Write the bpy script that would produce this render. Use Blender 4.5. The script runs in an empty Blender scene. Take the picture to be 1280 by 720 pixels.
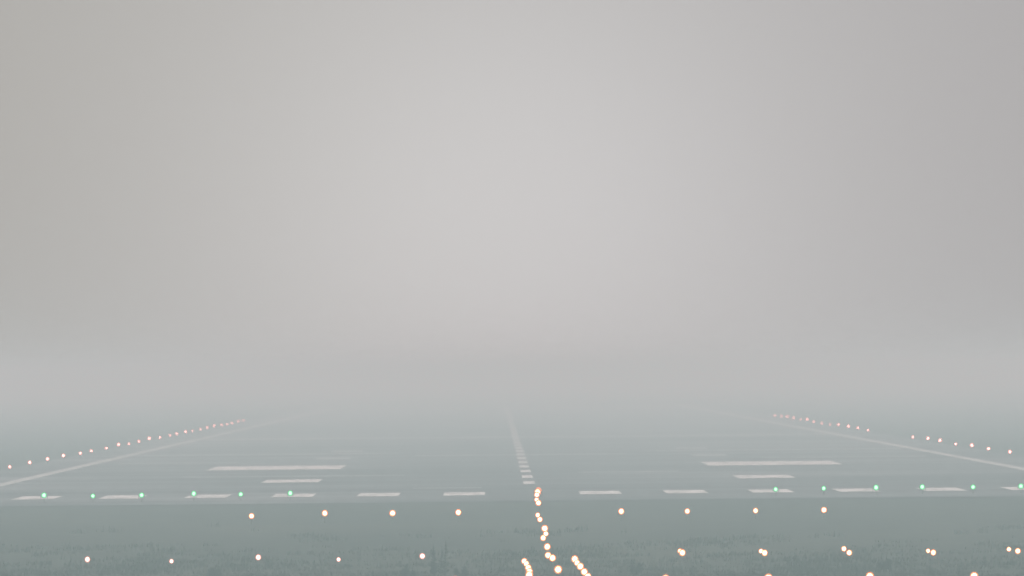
import bpy, bmesh, math, random
from mathutils import Matrix, Vector
random.seed(7)
scene = bpy.context.scene
scene.view_settings.view_transform = 'Standard'
scene.view_settings.look = 'None'
scene.view_settings.exposure = 0

CX = 1.7          # runway centreline x
TH = 1098.0       # runway threshold y

# ------------------------------------------------------------ helpers
def new_mat(name):
    m = bpy.data.materials.new(name); m.use_nodes = True
    nt = m.node_tree
    for n in list(nt.nodes): nt.nodes.remove(n)
    out = nt.nodes.new('ShaderNodeOutputMaterial')
    return m, nt, out

def N(nt, t, **kw):
    n = nt.nodes.new(t)
    for k, v in kw.items(): setattr(n, k, v)
    return n

def noise(nt, coord, scale_vec, detail=5, rough=.6):
    mp = N(nt, 'ShaderNodeMapping'); mp.inputs['Scale'].default_value = scale_vec
    nt.links.new(coord, mp.inputs['Vector'])
    no = N(nt, 'ShaderNodeTexNoise'); no.inputs['Scale'].default_value = 1
    no.inputs['Detail'].default_value = detail; no.inputs['Roughness'].default_value = rough
    nt.links.new(mp.outputs[0], no.inputs['Vector'])
    return no.outputs['Fac']

def ramp(nt, fac, stops):
    r = N(nt, 'ShaderNodeValToRGB')
    el = r.color_ramp.elements
    while len(el) < len(stops): el.new(0.5)
    for e, (p, c) in zip(el, stops):
        e.position = p; e.color = (*c, 1)
    nt.links.new(fac, r.inputs[0])
    return r.outputs[0]

def mixc(nt, fac, a, b, mode='MIX'):
    m = N(nt, 'ShaderNodeMix', data_type='RGBA', blend_type=mode)
    if isinstance(fac, (int, float)): m.inputs[0].default_value = fac
    else: nt.links.new(fac, m.inputs[0])
    for i, v in ((6, a), (7, b)):
        if isinstance(v, tuple): m.inputs[i].default_value = (*v, 1)
        else: nt.links.new(v, m.inputs[i])
    return m.outputs[2]

def principled(nt, out, col, rough=.9, spec=.1):
    b = N(nt, 'ShaderNodeBsdfPrincipled')
    if isinstance(col, tuple): b.inputs['Base Color'].default_value = (*col, 1)
    else: nt.links.new(col, b.inputs['Base Color'])
    b.inputs['Roughness'].default_value = rough
    b.inputs['Specular IOR Level'].default_value = spec
    nt.links.new(b.outputs[0], out.inputs[0])
    return b

def objpos(nt):
    return N(nt, 'ShaderNodeNewGeometry').outputs['Position']

# ------------------------------------------------------------ materials
m_grass, nt, out = new_mat('grass_ground')
P = objpos(nt)
a = noise(nt, P, (.07, .010, 1), 6, .6)
b = noise(nt, P, (.9, .09, 1), 5, .7)
c1 = ramp(nt, a, [(.3, (.022, .028, .022)), (.5, (.034, .039, .030)), (.72, (.052, .054, .040))])
c2 = ramp(nt, b, [(.3, (.6, .6, .6)), (.7, (1.3, 1.3, 1.25))])
principled(nt, out, mixc(nt, .8, c1, c2, 'MULTIPLY'), .95, .03)

m_blade, nt, out = new_mat('grass_blades')
P = objpos(nt)
c1 = ramp(nt, noise(nt, P, (.5, .08, .5), 4, .6), [(.3, (.025, .036, .024)), (.55, (.036, .046, .030)), (.75, (.08, .082, .055))])
principled(nt, out, c1, .9, .03)

m_asph, nt, out = new_mat('asphalt')
P = objpos(nt)
a = noise(nt, P, (.05, .006, 1), 5, .6)
b = noise(nt, P, (.012, .025, 1), 5, .7)
c = noise(nt, P, (1.6, .02, 1), 4, .6)
c1 = ramp(nt, a, [(.3, (.052, .055, .058)), (.7, (.115, .120, .124))])
c2 = ramp(nt, b, [(.40, (.5, .5, .52)), (.5, (1, 1, 1)), (.60, (1.6, 1.6, 1.6))])
c3 = ramp(nt, c, [(.3, (.82, .82, .82)), (.7, (1.15, 1.15, 1.15))])
col = mixc(nt, 1.0, mixc(nt, 1.0, c1, c2, 'MULTIPLY'), c3, 'MULTIPLY')
# rubber deposits along the wheel tracks
sx = N(nt, 'ShaderNodeSeparateXYZ'); nt.links.new(P, sx.inputs[0])
d = N(nt, 'ShaderNodeMath', operation='SUBTRACT'); nt.links.new(sx.outputs[0], d.inputs[0]); d.inputs[1].default_value = CX
ab = N(nt, 'ShaderNodeMath', operation='ABSOLUTE'); nt.links.new(d.outputs[0], ab.inputs[0])
mr = N(nt, 'ShaderNodeMapRange'); nt.links.new(ab.outputs[0], mr.inputs[0])
mr.inputs[1].default_value = 3; mr.inputs[2].default_value = 12; mr.inputs[3].default_value = .4; mr.inputs[4].default_value = 0
col = mixc(nt, mr.outputs[0], col, (.035, .037, .040))
principled(nt, out, col, .9, .1)

def paint_mat(name, v, wear):
    m, nt, out = new_mat(name)
    P = objpos(nt)
    a = noise(nt, P, (1.2, .06, 1), 6, .7)
    c = ramp(nt, a, [(.3, tuple(x * wear for x in v)), (.6, v)])
    principled(nt, out, c, .7, .2)
    return m
m_paint = paint_mat('white_paint', (.60, .61, .58), .28)
m_line = paint_mat('line_paint', (.38, .40, .38), .3)
m_worn = paint_mat('worn_white_paint', (.26, .27, .27), .35)

m_metal, nt, out = new_mat('painted_metal')
c = ramp(nt, noise(nt, objpos(nt), (6, 6, 6)), [(.3, (.09, .09, .08)), (.7, (.16, .15, .12))])
bb = principled(nt, out, c, .5, .4); bb.inputs['Metallic'].default_value = .4

def lens_mat(name, core, glow_ring, sc, sr, stops=(.0, .46, .68, 1.0)):
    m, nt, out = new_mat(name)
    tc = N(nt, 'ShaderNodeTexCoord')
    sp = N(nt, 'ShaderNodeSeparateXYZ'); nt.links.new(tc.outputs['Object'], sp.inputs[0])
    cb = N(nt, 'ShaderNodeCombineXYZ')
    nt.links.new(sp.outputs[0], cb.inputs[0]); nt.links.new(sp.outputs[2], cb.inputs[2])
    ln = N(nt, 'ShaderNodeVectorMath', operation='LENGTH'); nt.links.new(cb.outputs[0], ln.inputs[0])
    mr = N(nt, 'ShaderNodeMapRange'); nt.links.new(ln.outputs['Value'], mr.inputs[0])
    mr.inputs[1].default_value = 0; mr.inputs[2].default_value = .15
    C = tuple(x * sc for x in core); R = tuple(x * sr for x in glow_ring)  # outer ring: glow fringe around the lamp, painted into the lens emission
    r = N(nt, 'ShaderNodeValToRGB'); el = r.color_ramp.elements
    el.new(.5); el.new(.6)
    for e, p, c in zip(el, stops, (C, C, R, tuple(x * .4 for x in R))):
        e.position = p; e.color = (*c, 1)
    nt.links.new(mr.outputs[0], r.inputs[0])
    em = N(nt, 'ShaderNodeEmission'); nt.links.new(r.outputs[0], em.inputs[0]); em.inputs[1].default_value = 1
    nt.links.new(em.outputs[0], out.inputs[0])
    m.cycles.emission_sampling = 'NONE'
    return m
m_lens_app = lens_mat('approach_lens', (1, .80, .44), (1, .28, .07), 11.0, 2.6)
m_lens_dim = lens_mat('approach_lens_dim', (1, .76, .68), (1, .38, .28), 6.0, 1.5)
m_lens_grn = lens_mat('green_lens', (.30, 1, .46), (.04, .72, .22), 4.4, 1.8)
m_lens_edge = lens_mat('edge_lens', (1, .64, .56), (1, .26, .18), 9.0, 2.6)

# ------------------------------------------------------------ ground & runway
def sheet(name, xs, ys, z, mat):
    me = bpy.data.meshes.new(name)
    v = [(x, y, z) for y in ys for x in xs]
    nx = len(xs)
    f = [(j*nx+i, j*nx+i+1, (j+1)*nx+i+1, (j+1)*nx+i) for j in range(len(ys)-1) for i in range(nx-1)]
    me.from_pydata(v, [], f); me.materials.append(mat)
    o = bpy.data.objects.new(name, me); scene.collection.objects.link(o)
    return o
gx = [-20000, -8000, -3000, -1000, -400, -200, -100, -60, -30, 0, 30, 60, 100, 200, 400, 1000, 3000, 8000, 20000]
gy = [-3000, -1000, -300, 0, 150, 300, 450, 600, 700, 800, 900, 1000, 1100, 1250, 1500, 1800, 2200, 2700, 3500, 5000, 8000, 14000, 26000]
sheet('ground', gx, gy, 0, m_grass)
sheet('runway', [CX-33, CX-20, CX-10, CX, CX+10, CX+20, CX+33], [TH + 100*i for i in range(31)], .04, m_asph)

def rects(name, rs, z, mat):
    me = bpy.data.meshes.new(name); v = []; f = []
    for (x0, x1, y0, y1) in rs:
        n = max(1, int((y1-y0)/100)); 
        for k in range(n):
            a0 = y0+(y1-y0)*k/n; a1 = y0+(y1-y0)*(k+1)/n
            i = len(v); v += [(x0, a0, z), (x1, a0, z), (x1, a1, z), (x0, a1, z)]; f.append((i, i+1, i+2, i+3))
    me.from_pydata(v, [], f); me.materials.append(mat)
    o = bpy.data.objects.new(name, me); scene.collection.objects.link(o)
    return o
thr = []
for k in range(6):
    for s in (-1, 1):
        u = s*(3.3+4.15*k); thr.append((CX+u-1.0, CX+u+1.0, 1152, 1182))
rects('threshold_marking', thr, .055, m_paint)
edge = [(CX+s*28.8-.42, CX+s*28.8+.42, TH+30, 4000) for s in (-1, 1)]
rects('runway_edge_line', edge, .055, m_line)
cl = []; y = 1262
while y < 4000:
    cl.append((CX-.30, CX+.30, y, y+34)); y += 72
rects('runway_centre_line', cl, .055, m_paint)
rects('touchdown_zone_marking', [(CX+s*13-1.55, CX+s*13+1.55, 1305, 1342) for s in (-1, 1)], .055, m_paint)
rects('aiming_point_marking', [(CX+s*15.5-4.15, CX+s*15.5+4.15, 1480, 1540) for s in (-1, 1)], .055, m_paint)
rects('touchdown_zone_marking', [(CX+s*13-1.2, CX+s*13+1.2, yy, yy+28) for s in (-1, 1) for yy in (1650, 1800)], .055, m_worn)
rects('runway_joint_seam', [(CX-7.5, CX+7.5, 1700, 1716), (CX-28, CX-9, 1752, 1768), (CX+9, CX+28, 1752, 1768),
                            (CX-28, CX+28, 2150, 2180), (CX-6, CX-2.5, 1225, 1232), (CX+3, CX+9, 1400, 1410),
                            (CX-20, CX-7, 1382, 1390), (CX+16, CX+27, 1600, 1611), (CX-27, CX-19, 1600, 1611)], .050, m_worn)

# ------------------------------------------------------------ light fixtures
def fixture_mesh(name, lens_mat, R, hl, kind):
    """origin is at the lens centre, fixture stands hl below it; lens looks towards -Y"""
    bm = bmesh.new()
    def cyl(r1, r2, d, M, mi, seg=16):
        g = bmesh.ops.create_cone(bm, cap_ends=True, segments=seg, radius1=r1, radius2=r2, depth=d, matrix=M)
        for f in {f for v in g['verts'] for f in v.link_faces}: f.material_index = mi
    RX = Matrix.Rotation(math.radians(90), 4, 'X')
    if kind == 'par':
        cyl(R*1.04, R*.55, .16, Matrix.Translation((0, .092, 0)) @ Matrix.Rotation(math.radians(-90), 4, 'X'), 0)   # reflector can
        cyl(R*1.08, R*1.08, .02, Matrix.Translation((0, .005, 0)) @ RX, 0)
        for s in (-1, 1):    # yoke
            cyl(.012, .012, R*1.5, Matrix.Translation((s*(R+.02), .06, -R*.65)), 0, 8)
        cyl(.012, .012, 2*R+.06, Matrix.Translation((0, .06, -R*1.4)) @ Matrix.Rotation(math.radians(90), 4, 'Y'), 0, 8)
        cyl(.022, .022, hl-R*1.4, Matrix.Translation((0, .06, -R*1.4-(hl-R*1.4)/2)), 0, 10)
        cyl(.07, .07, .03, Matrix.Translation((0, .06, -hl+.015)), 0)
    else:
        cyl(R*1.05, R*.7, .10, Matrix.Translation((0, .062, 0)) @ Matrix.Rotation(math.radians(-90), 4, 'X'), 0)
        cyl(R*.75, R*.9, .06, Matrix.Translation((0, .06, -R*1.05)), 0)
        cyl(.03, .03, hl-R, Matrix.Translation((0, .06, -R-(hl-R)/2)), 0, 10)
        cyl(.11, .11, .04, Matrix.Translation((0, .06, -hl+.02)), 0)
    # convex lens
    rings = 6; seg = 24; prev = None
    cv = bm.verts.new((0, -.045, 0))
    for k in range(1, rings+1):
        r = R*k/rings; yy = -.008-.037*math.cos(k/rings*math.pi/2)
        cur = [bm.verts.new((r*math.cos(2*math.pi*i/seg), yy, r*math.sin(2*math.pi*i/seg))) for i in range(seg)]
        for i in range(seg):
            j = (i+1) % seg
            f = bm.faces.new((cv, cur[i], cur[j])) if prev is None else bm.faces.new((prev[i], cur[i], cur[j], prev[j]))
            f.material_index = 1; f.smooth = True
        prev = cur
    me = bpy.data.meshes.new(name); bm.to_mesh(me); bm.free()
    me.materials.append(m_metal); me.materials.append(lens_mat)
    return me
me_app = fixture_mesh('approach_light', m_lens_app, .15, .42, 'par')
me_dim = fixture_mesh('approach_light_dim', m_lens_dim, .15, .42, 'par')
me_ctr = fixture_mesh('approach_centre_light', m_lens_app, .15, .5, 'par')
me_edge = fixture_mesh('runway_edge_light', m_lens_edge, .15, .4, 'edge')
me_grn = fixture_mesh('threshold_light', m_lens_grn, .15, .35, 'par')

def put(name, me, u, y, hl, s=1.0):
    o = bpy.data.objects.new(name, me)
    base = .04 if y >= TH else 0
    o.location = (CX+u, y, base+hl*s)
    s2 = s*random.uniform(.9, .97)
    o.scale = (s2, s2, s)
    scene.collection.objects.link(o)
    return o
R = random.uniform
for k in range(6 + 1):
    for s in (-1, 1):
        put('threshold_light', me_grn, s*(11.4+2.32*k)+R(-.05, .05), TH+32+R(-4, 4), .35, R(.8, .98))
for k in range(4):
    for s in (-1, 1):
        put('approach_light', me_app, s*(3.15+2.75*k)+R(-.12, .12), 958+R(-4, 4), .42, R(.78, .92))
for k in range(5):
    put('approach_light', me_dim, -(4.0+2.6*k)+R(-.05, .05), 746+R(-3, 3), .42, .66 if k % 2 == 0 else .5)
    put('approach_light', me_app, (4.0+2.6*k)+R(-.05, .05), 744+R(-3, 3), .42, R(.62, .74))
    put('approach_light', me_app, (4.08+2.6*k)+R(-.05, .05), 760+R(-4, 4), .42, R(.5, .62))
for k in range(4):
    for s in (-1, 1):
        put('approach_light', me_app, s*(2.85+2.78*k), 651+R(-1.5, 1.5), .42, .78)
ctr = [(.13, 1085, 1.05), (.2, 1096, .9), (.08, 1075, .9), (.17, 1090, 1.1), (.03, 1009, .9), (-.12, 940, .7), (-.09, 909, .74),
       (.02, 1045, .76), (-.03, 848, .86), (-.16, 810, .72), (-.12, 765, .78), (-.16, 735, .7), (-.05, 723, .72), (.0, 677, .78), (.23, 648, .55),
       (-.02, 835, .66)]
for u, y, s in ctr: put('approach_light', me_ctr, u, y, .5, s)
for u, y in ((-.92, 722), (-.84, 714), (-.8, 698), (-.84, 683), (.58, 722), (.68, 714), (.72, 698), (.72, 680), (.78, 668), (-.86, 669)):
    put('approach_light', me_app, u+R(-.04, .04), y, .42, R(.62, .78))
for k in range(30):
    for s in (-1, 1):
        y = 1498+60*(k-6) + (25 if s > 0 else 0)
        if y < TH+20 or (s > 0 and 1960 < y < 2150): continue
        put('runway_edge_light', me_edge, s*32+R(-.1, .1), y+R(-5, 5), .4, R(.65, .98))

# ------------------------------------------------------------ grass and weeds
def blade(v, f, x, y, z, h, w, lean, ang):
    i = len(v)
    dx, dy = math.cos(ang), math.sin(ang)
    lx, ly = lean*math.cos(ang*3.1), lean*math.sin(ang*3.1)
    v += [(x-dx*w, y-dy*w, z), (x+dx*w, y+dy*w, z), (x+lx*.4+dx*w*.7, y+ly*.4+dy*w*.7, z+h*.6),
          (x+lx*.4-dx*w*.7, y+ly*.4-dy*w*.7, z+h*.6), (x+lx, y+ly, z+h)]
    f += [(i, i+1, i+2, i+3), (i+3, i+2, i+4)]
from mathutils import noise as mn
v = []; f = []
for _ in range(38000):
    y = 620+R(0, 1)**1.5*330; x = R(-26, 30)
    d = .6*mn.noise(Vector((x*.16, y*.02, 0)))+.7*mn.noise(Vector((x*.5, y*.06, 3)))+R(-.6, .6)
    if d < -.25 + (y-660)/200: continue
    hh = (.06+.09*max(0, d+.2))*R(.6, 1.4)
    for k in range(6):
        blade(v, f, x+R(-.25, .25), y+R(-.3, .3), 0, hh*R(.5, 1.2), R(.008, .018), R(0, .1), R(-.8, .8))
me = bpy.data.meshes.new('grass'); me.from_pydata(v, [], f); me.materials.append(m_blade)
scene.collection.objects.link(bpy.data.objects.new('grass', me))

m_weed, nt, out = new_mat('weed_leaf')
c1 = ramp(nt, noise(nt, objpos(nt), (5, 5, 5)), [(.3, (.012, .020, .015)), (.7, (.03, .042, .026))])
principled(nt, out, c1, .9, .03)
def weed(x, y, H, n=5):
    v = []; f = []
    for s in range(n):
        bx, by = R(-.2, .2), R(-.2, .2); top = H*R(.5, 1); lean = R(-.18, .2)
        for q in range(3):
            blade(v, f, bx+lean*top*q/3, by, top*q/3, top/3*1.4, .018, .0, R(-.3, .3))
        seg = 9
        for k in range(seg):
            t = (k+1)/(seg+1); zz = top*t; cx = bx+lean*top*t
            for sd in (-1, 1):
                i = len(v); L = .13*(1-t*.6)*R(.6, 1.3)
                yy = by+R(-.04, .04)
                v += [(cx, yy, zz), (cx+sd*L*.5, yy, zz+L*.2), (cx+sd*L, yy, zz+L*.75), (cx+sd*L*.4, yy, zz+L*.65)]
                f.append((i, i+1, i+2, i+3))
    me = bpy.data.meshes.new('weed_plant'); me.from_pydata(v, [], f); me.materials.append(m_weed)
    o = bpy.data.objects.new('weed_plant', me); o.location = (x, y, 0); scene.collection.objects.link(o)
weed(-1.72, 704, 1.0, 4); weed(-2.6, 696, .45, 4); weed(4.1, 705, .5, 3); weed(-8.3, 699, .4, 4); weed(11.5, 712, .4, 4); weed(-1.1, 698, .4, 3)

# ------------------------------------------------------------ fog layer lying over the airfield
bm = bmesh.new(); bmesh.ops.create_cube(bm, size=1)
me = bpy.data.meshes.new('fog'); bm.to_mesh(me); bm.free()
fog = bpy.data.objects.new('fog', me); scene.collection.objects.link(fog)
FT = 7.8
fog.scale = (36000, 26000, FT+2); fog.location = (0, 11500, (FT-2)/2)
m, nt, out = new_mat('fog_volume')
vs = N(nt, 'ShaderNodeVolumeScatter')
vs.inputs['Color'].default_value = (.73, .965, .97, 1); vs.inputs['Density'].default_value = .0009
vs.inputs['Anisotropy'].default_value = 0
nt.links.new(vs.outputs[0], out.inputs['Volume'])
me.materials.append(m)

# ------------------------------------------------------------ sky
w = bpy.data.worlds.new('World'); scene.world = w; w.use_nodes = True
w.cycles.sampling_method = 'MANUAL'; w.cycles.sample_map_resolution = 512
nt = w.node_tree
for n in list(nt.nodes): nt.nodes.remove(n)
out = N(nt, 'ShaderNodeOutputWorld')
sky = N(nt, 'ShaderNodeTexSky', sky_type='NISHITA'); sky.sun_disc = False
sky.sun_elevation = math.radians(28); sky.sun_rotation = math.radians(0)
b1 = N(nt, 'ShaderNodeBackground'); b1.inputs[1].default_value = .06; nt.links.new(sky.outputs[0], b1.inputs[0])
tc = N(nt, 'ShaderNodeTexCoord'); sp = N(nt, 'ShaderNodeSeparateXYZ'); nt.links.new(tc.outputs['Generated'], sp.inputs[0])
# overcast veil: brighter towards the zenith, with the aureole of the veiled sun
def M(op, a, b=None):
    n = N(nt, 'ShaderNodeMath', operation=op)
    for i, v in enumerate((a, b)):
        if v is None: continue
        if isinstance(v, (int, float)): n.inputs[i].default_value = v
        else: nt.links.new(v, n.inputs[i])
    return n.outputs[0]
dd = N(nt, 'ShaderNodeVectorMath', operation='DISTANCE')
nt.links.new(tc.outputs['Generated'], dd.inputs[0])
dd.inputs[1].default_value = Vector((.0002, 1, .0050)).normalized()
r2 = M('POWER', M('DIVIDE', dd.outputs['Value'], .0190), 2.3)
glow = M('DIVIDE', .27, M('ADD', 1, M('MULTIPLY', r2, 1.9)))
zen = M('MULTIPLY', M('MAXIMUM', sp.outputs[2], 0), 1.25)
tot = M('ADD', M('ADD', glow, .322), zen)
cb = N(nt, 'ShaderNodeCombineXYZ')
tint = M('MAXIMUM', M('MINIMUM', M('MULTIPLY', sp.outputs[0], 1.3), .03), -.05)
nt.links.new(M('ADD', M('MULTIPLY', tot, .958), M('MULTIPLY', zen, .03)), cb.inputs[0])
nt.links.new(M('ADD', M('MULTIPLY', tot, .970), M('MULTIPLY', zen, .015)), cb.inputs[1])
nt.links.new(M('SUBTRACT', M('MULTIPLY', tot, M('ADD', 1.0, tint)), M('MULTIPLY', zen, .02)), cb.inputs[2])
b2 = N(nt, 'ShaderNodeBackground'); nt.links.new(cb.outputs[0], b2.inputs[0]); b2.inputs[1].default_value = 1
mx = N(nt, 'ShaderNodeMixShader'); mx.inputs[0].default_value = .96
nt.links.new(b1.outputs[0], mx.inputs[1]); nt.links.new(b2.outputs[0], mx.inputs[2])
nt.links.new(mx.outputs[0], out.inputs[0])

sl = bpy.data.lights.new('sun', 'SUN'); sl.energy = .6; sl.angle = math.radians(25); sl.color = (1, .98, .95)
so = bpy.data.objects.new('sun', sl); scene.collection.objects.link(so)
so.rotation_euler = Vector((0, -math.cos(math.radians(28)), -math.sin(math.radians(28)))).to_track_quat('-Z', 'Y').to_euler()
so.location = (0, 0, 60)

# ------------------------------------------------------------ camera (long telephoto)
F = 30000.0
cam = bpy.data.cameras.new('camera'); co = bpy.data.objects.new('camera', cam); scene.collection.objects.link(co)
cam.sensor_width = 36; cam.lens = 36*F/1280
cam.clip_start = 1; cam.clip_end = 60000
cam.dof.use_dof = True; cam.dof.focus_distance = 930; cam.dof.aperture_fstop = 5.6
rot = Matrix.Rotation(-21/F, 4, 'Z') @ Matrix.Rotation(math.pi/2+103.8/F, 4, 'X') @ Matrix.Rotation(-.0095, 4, 'Z')
co.matrix_world = Matrix.Translation((0, 0, 6)) @ rot
scene.camera = co
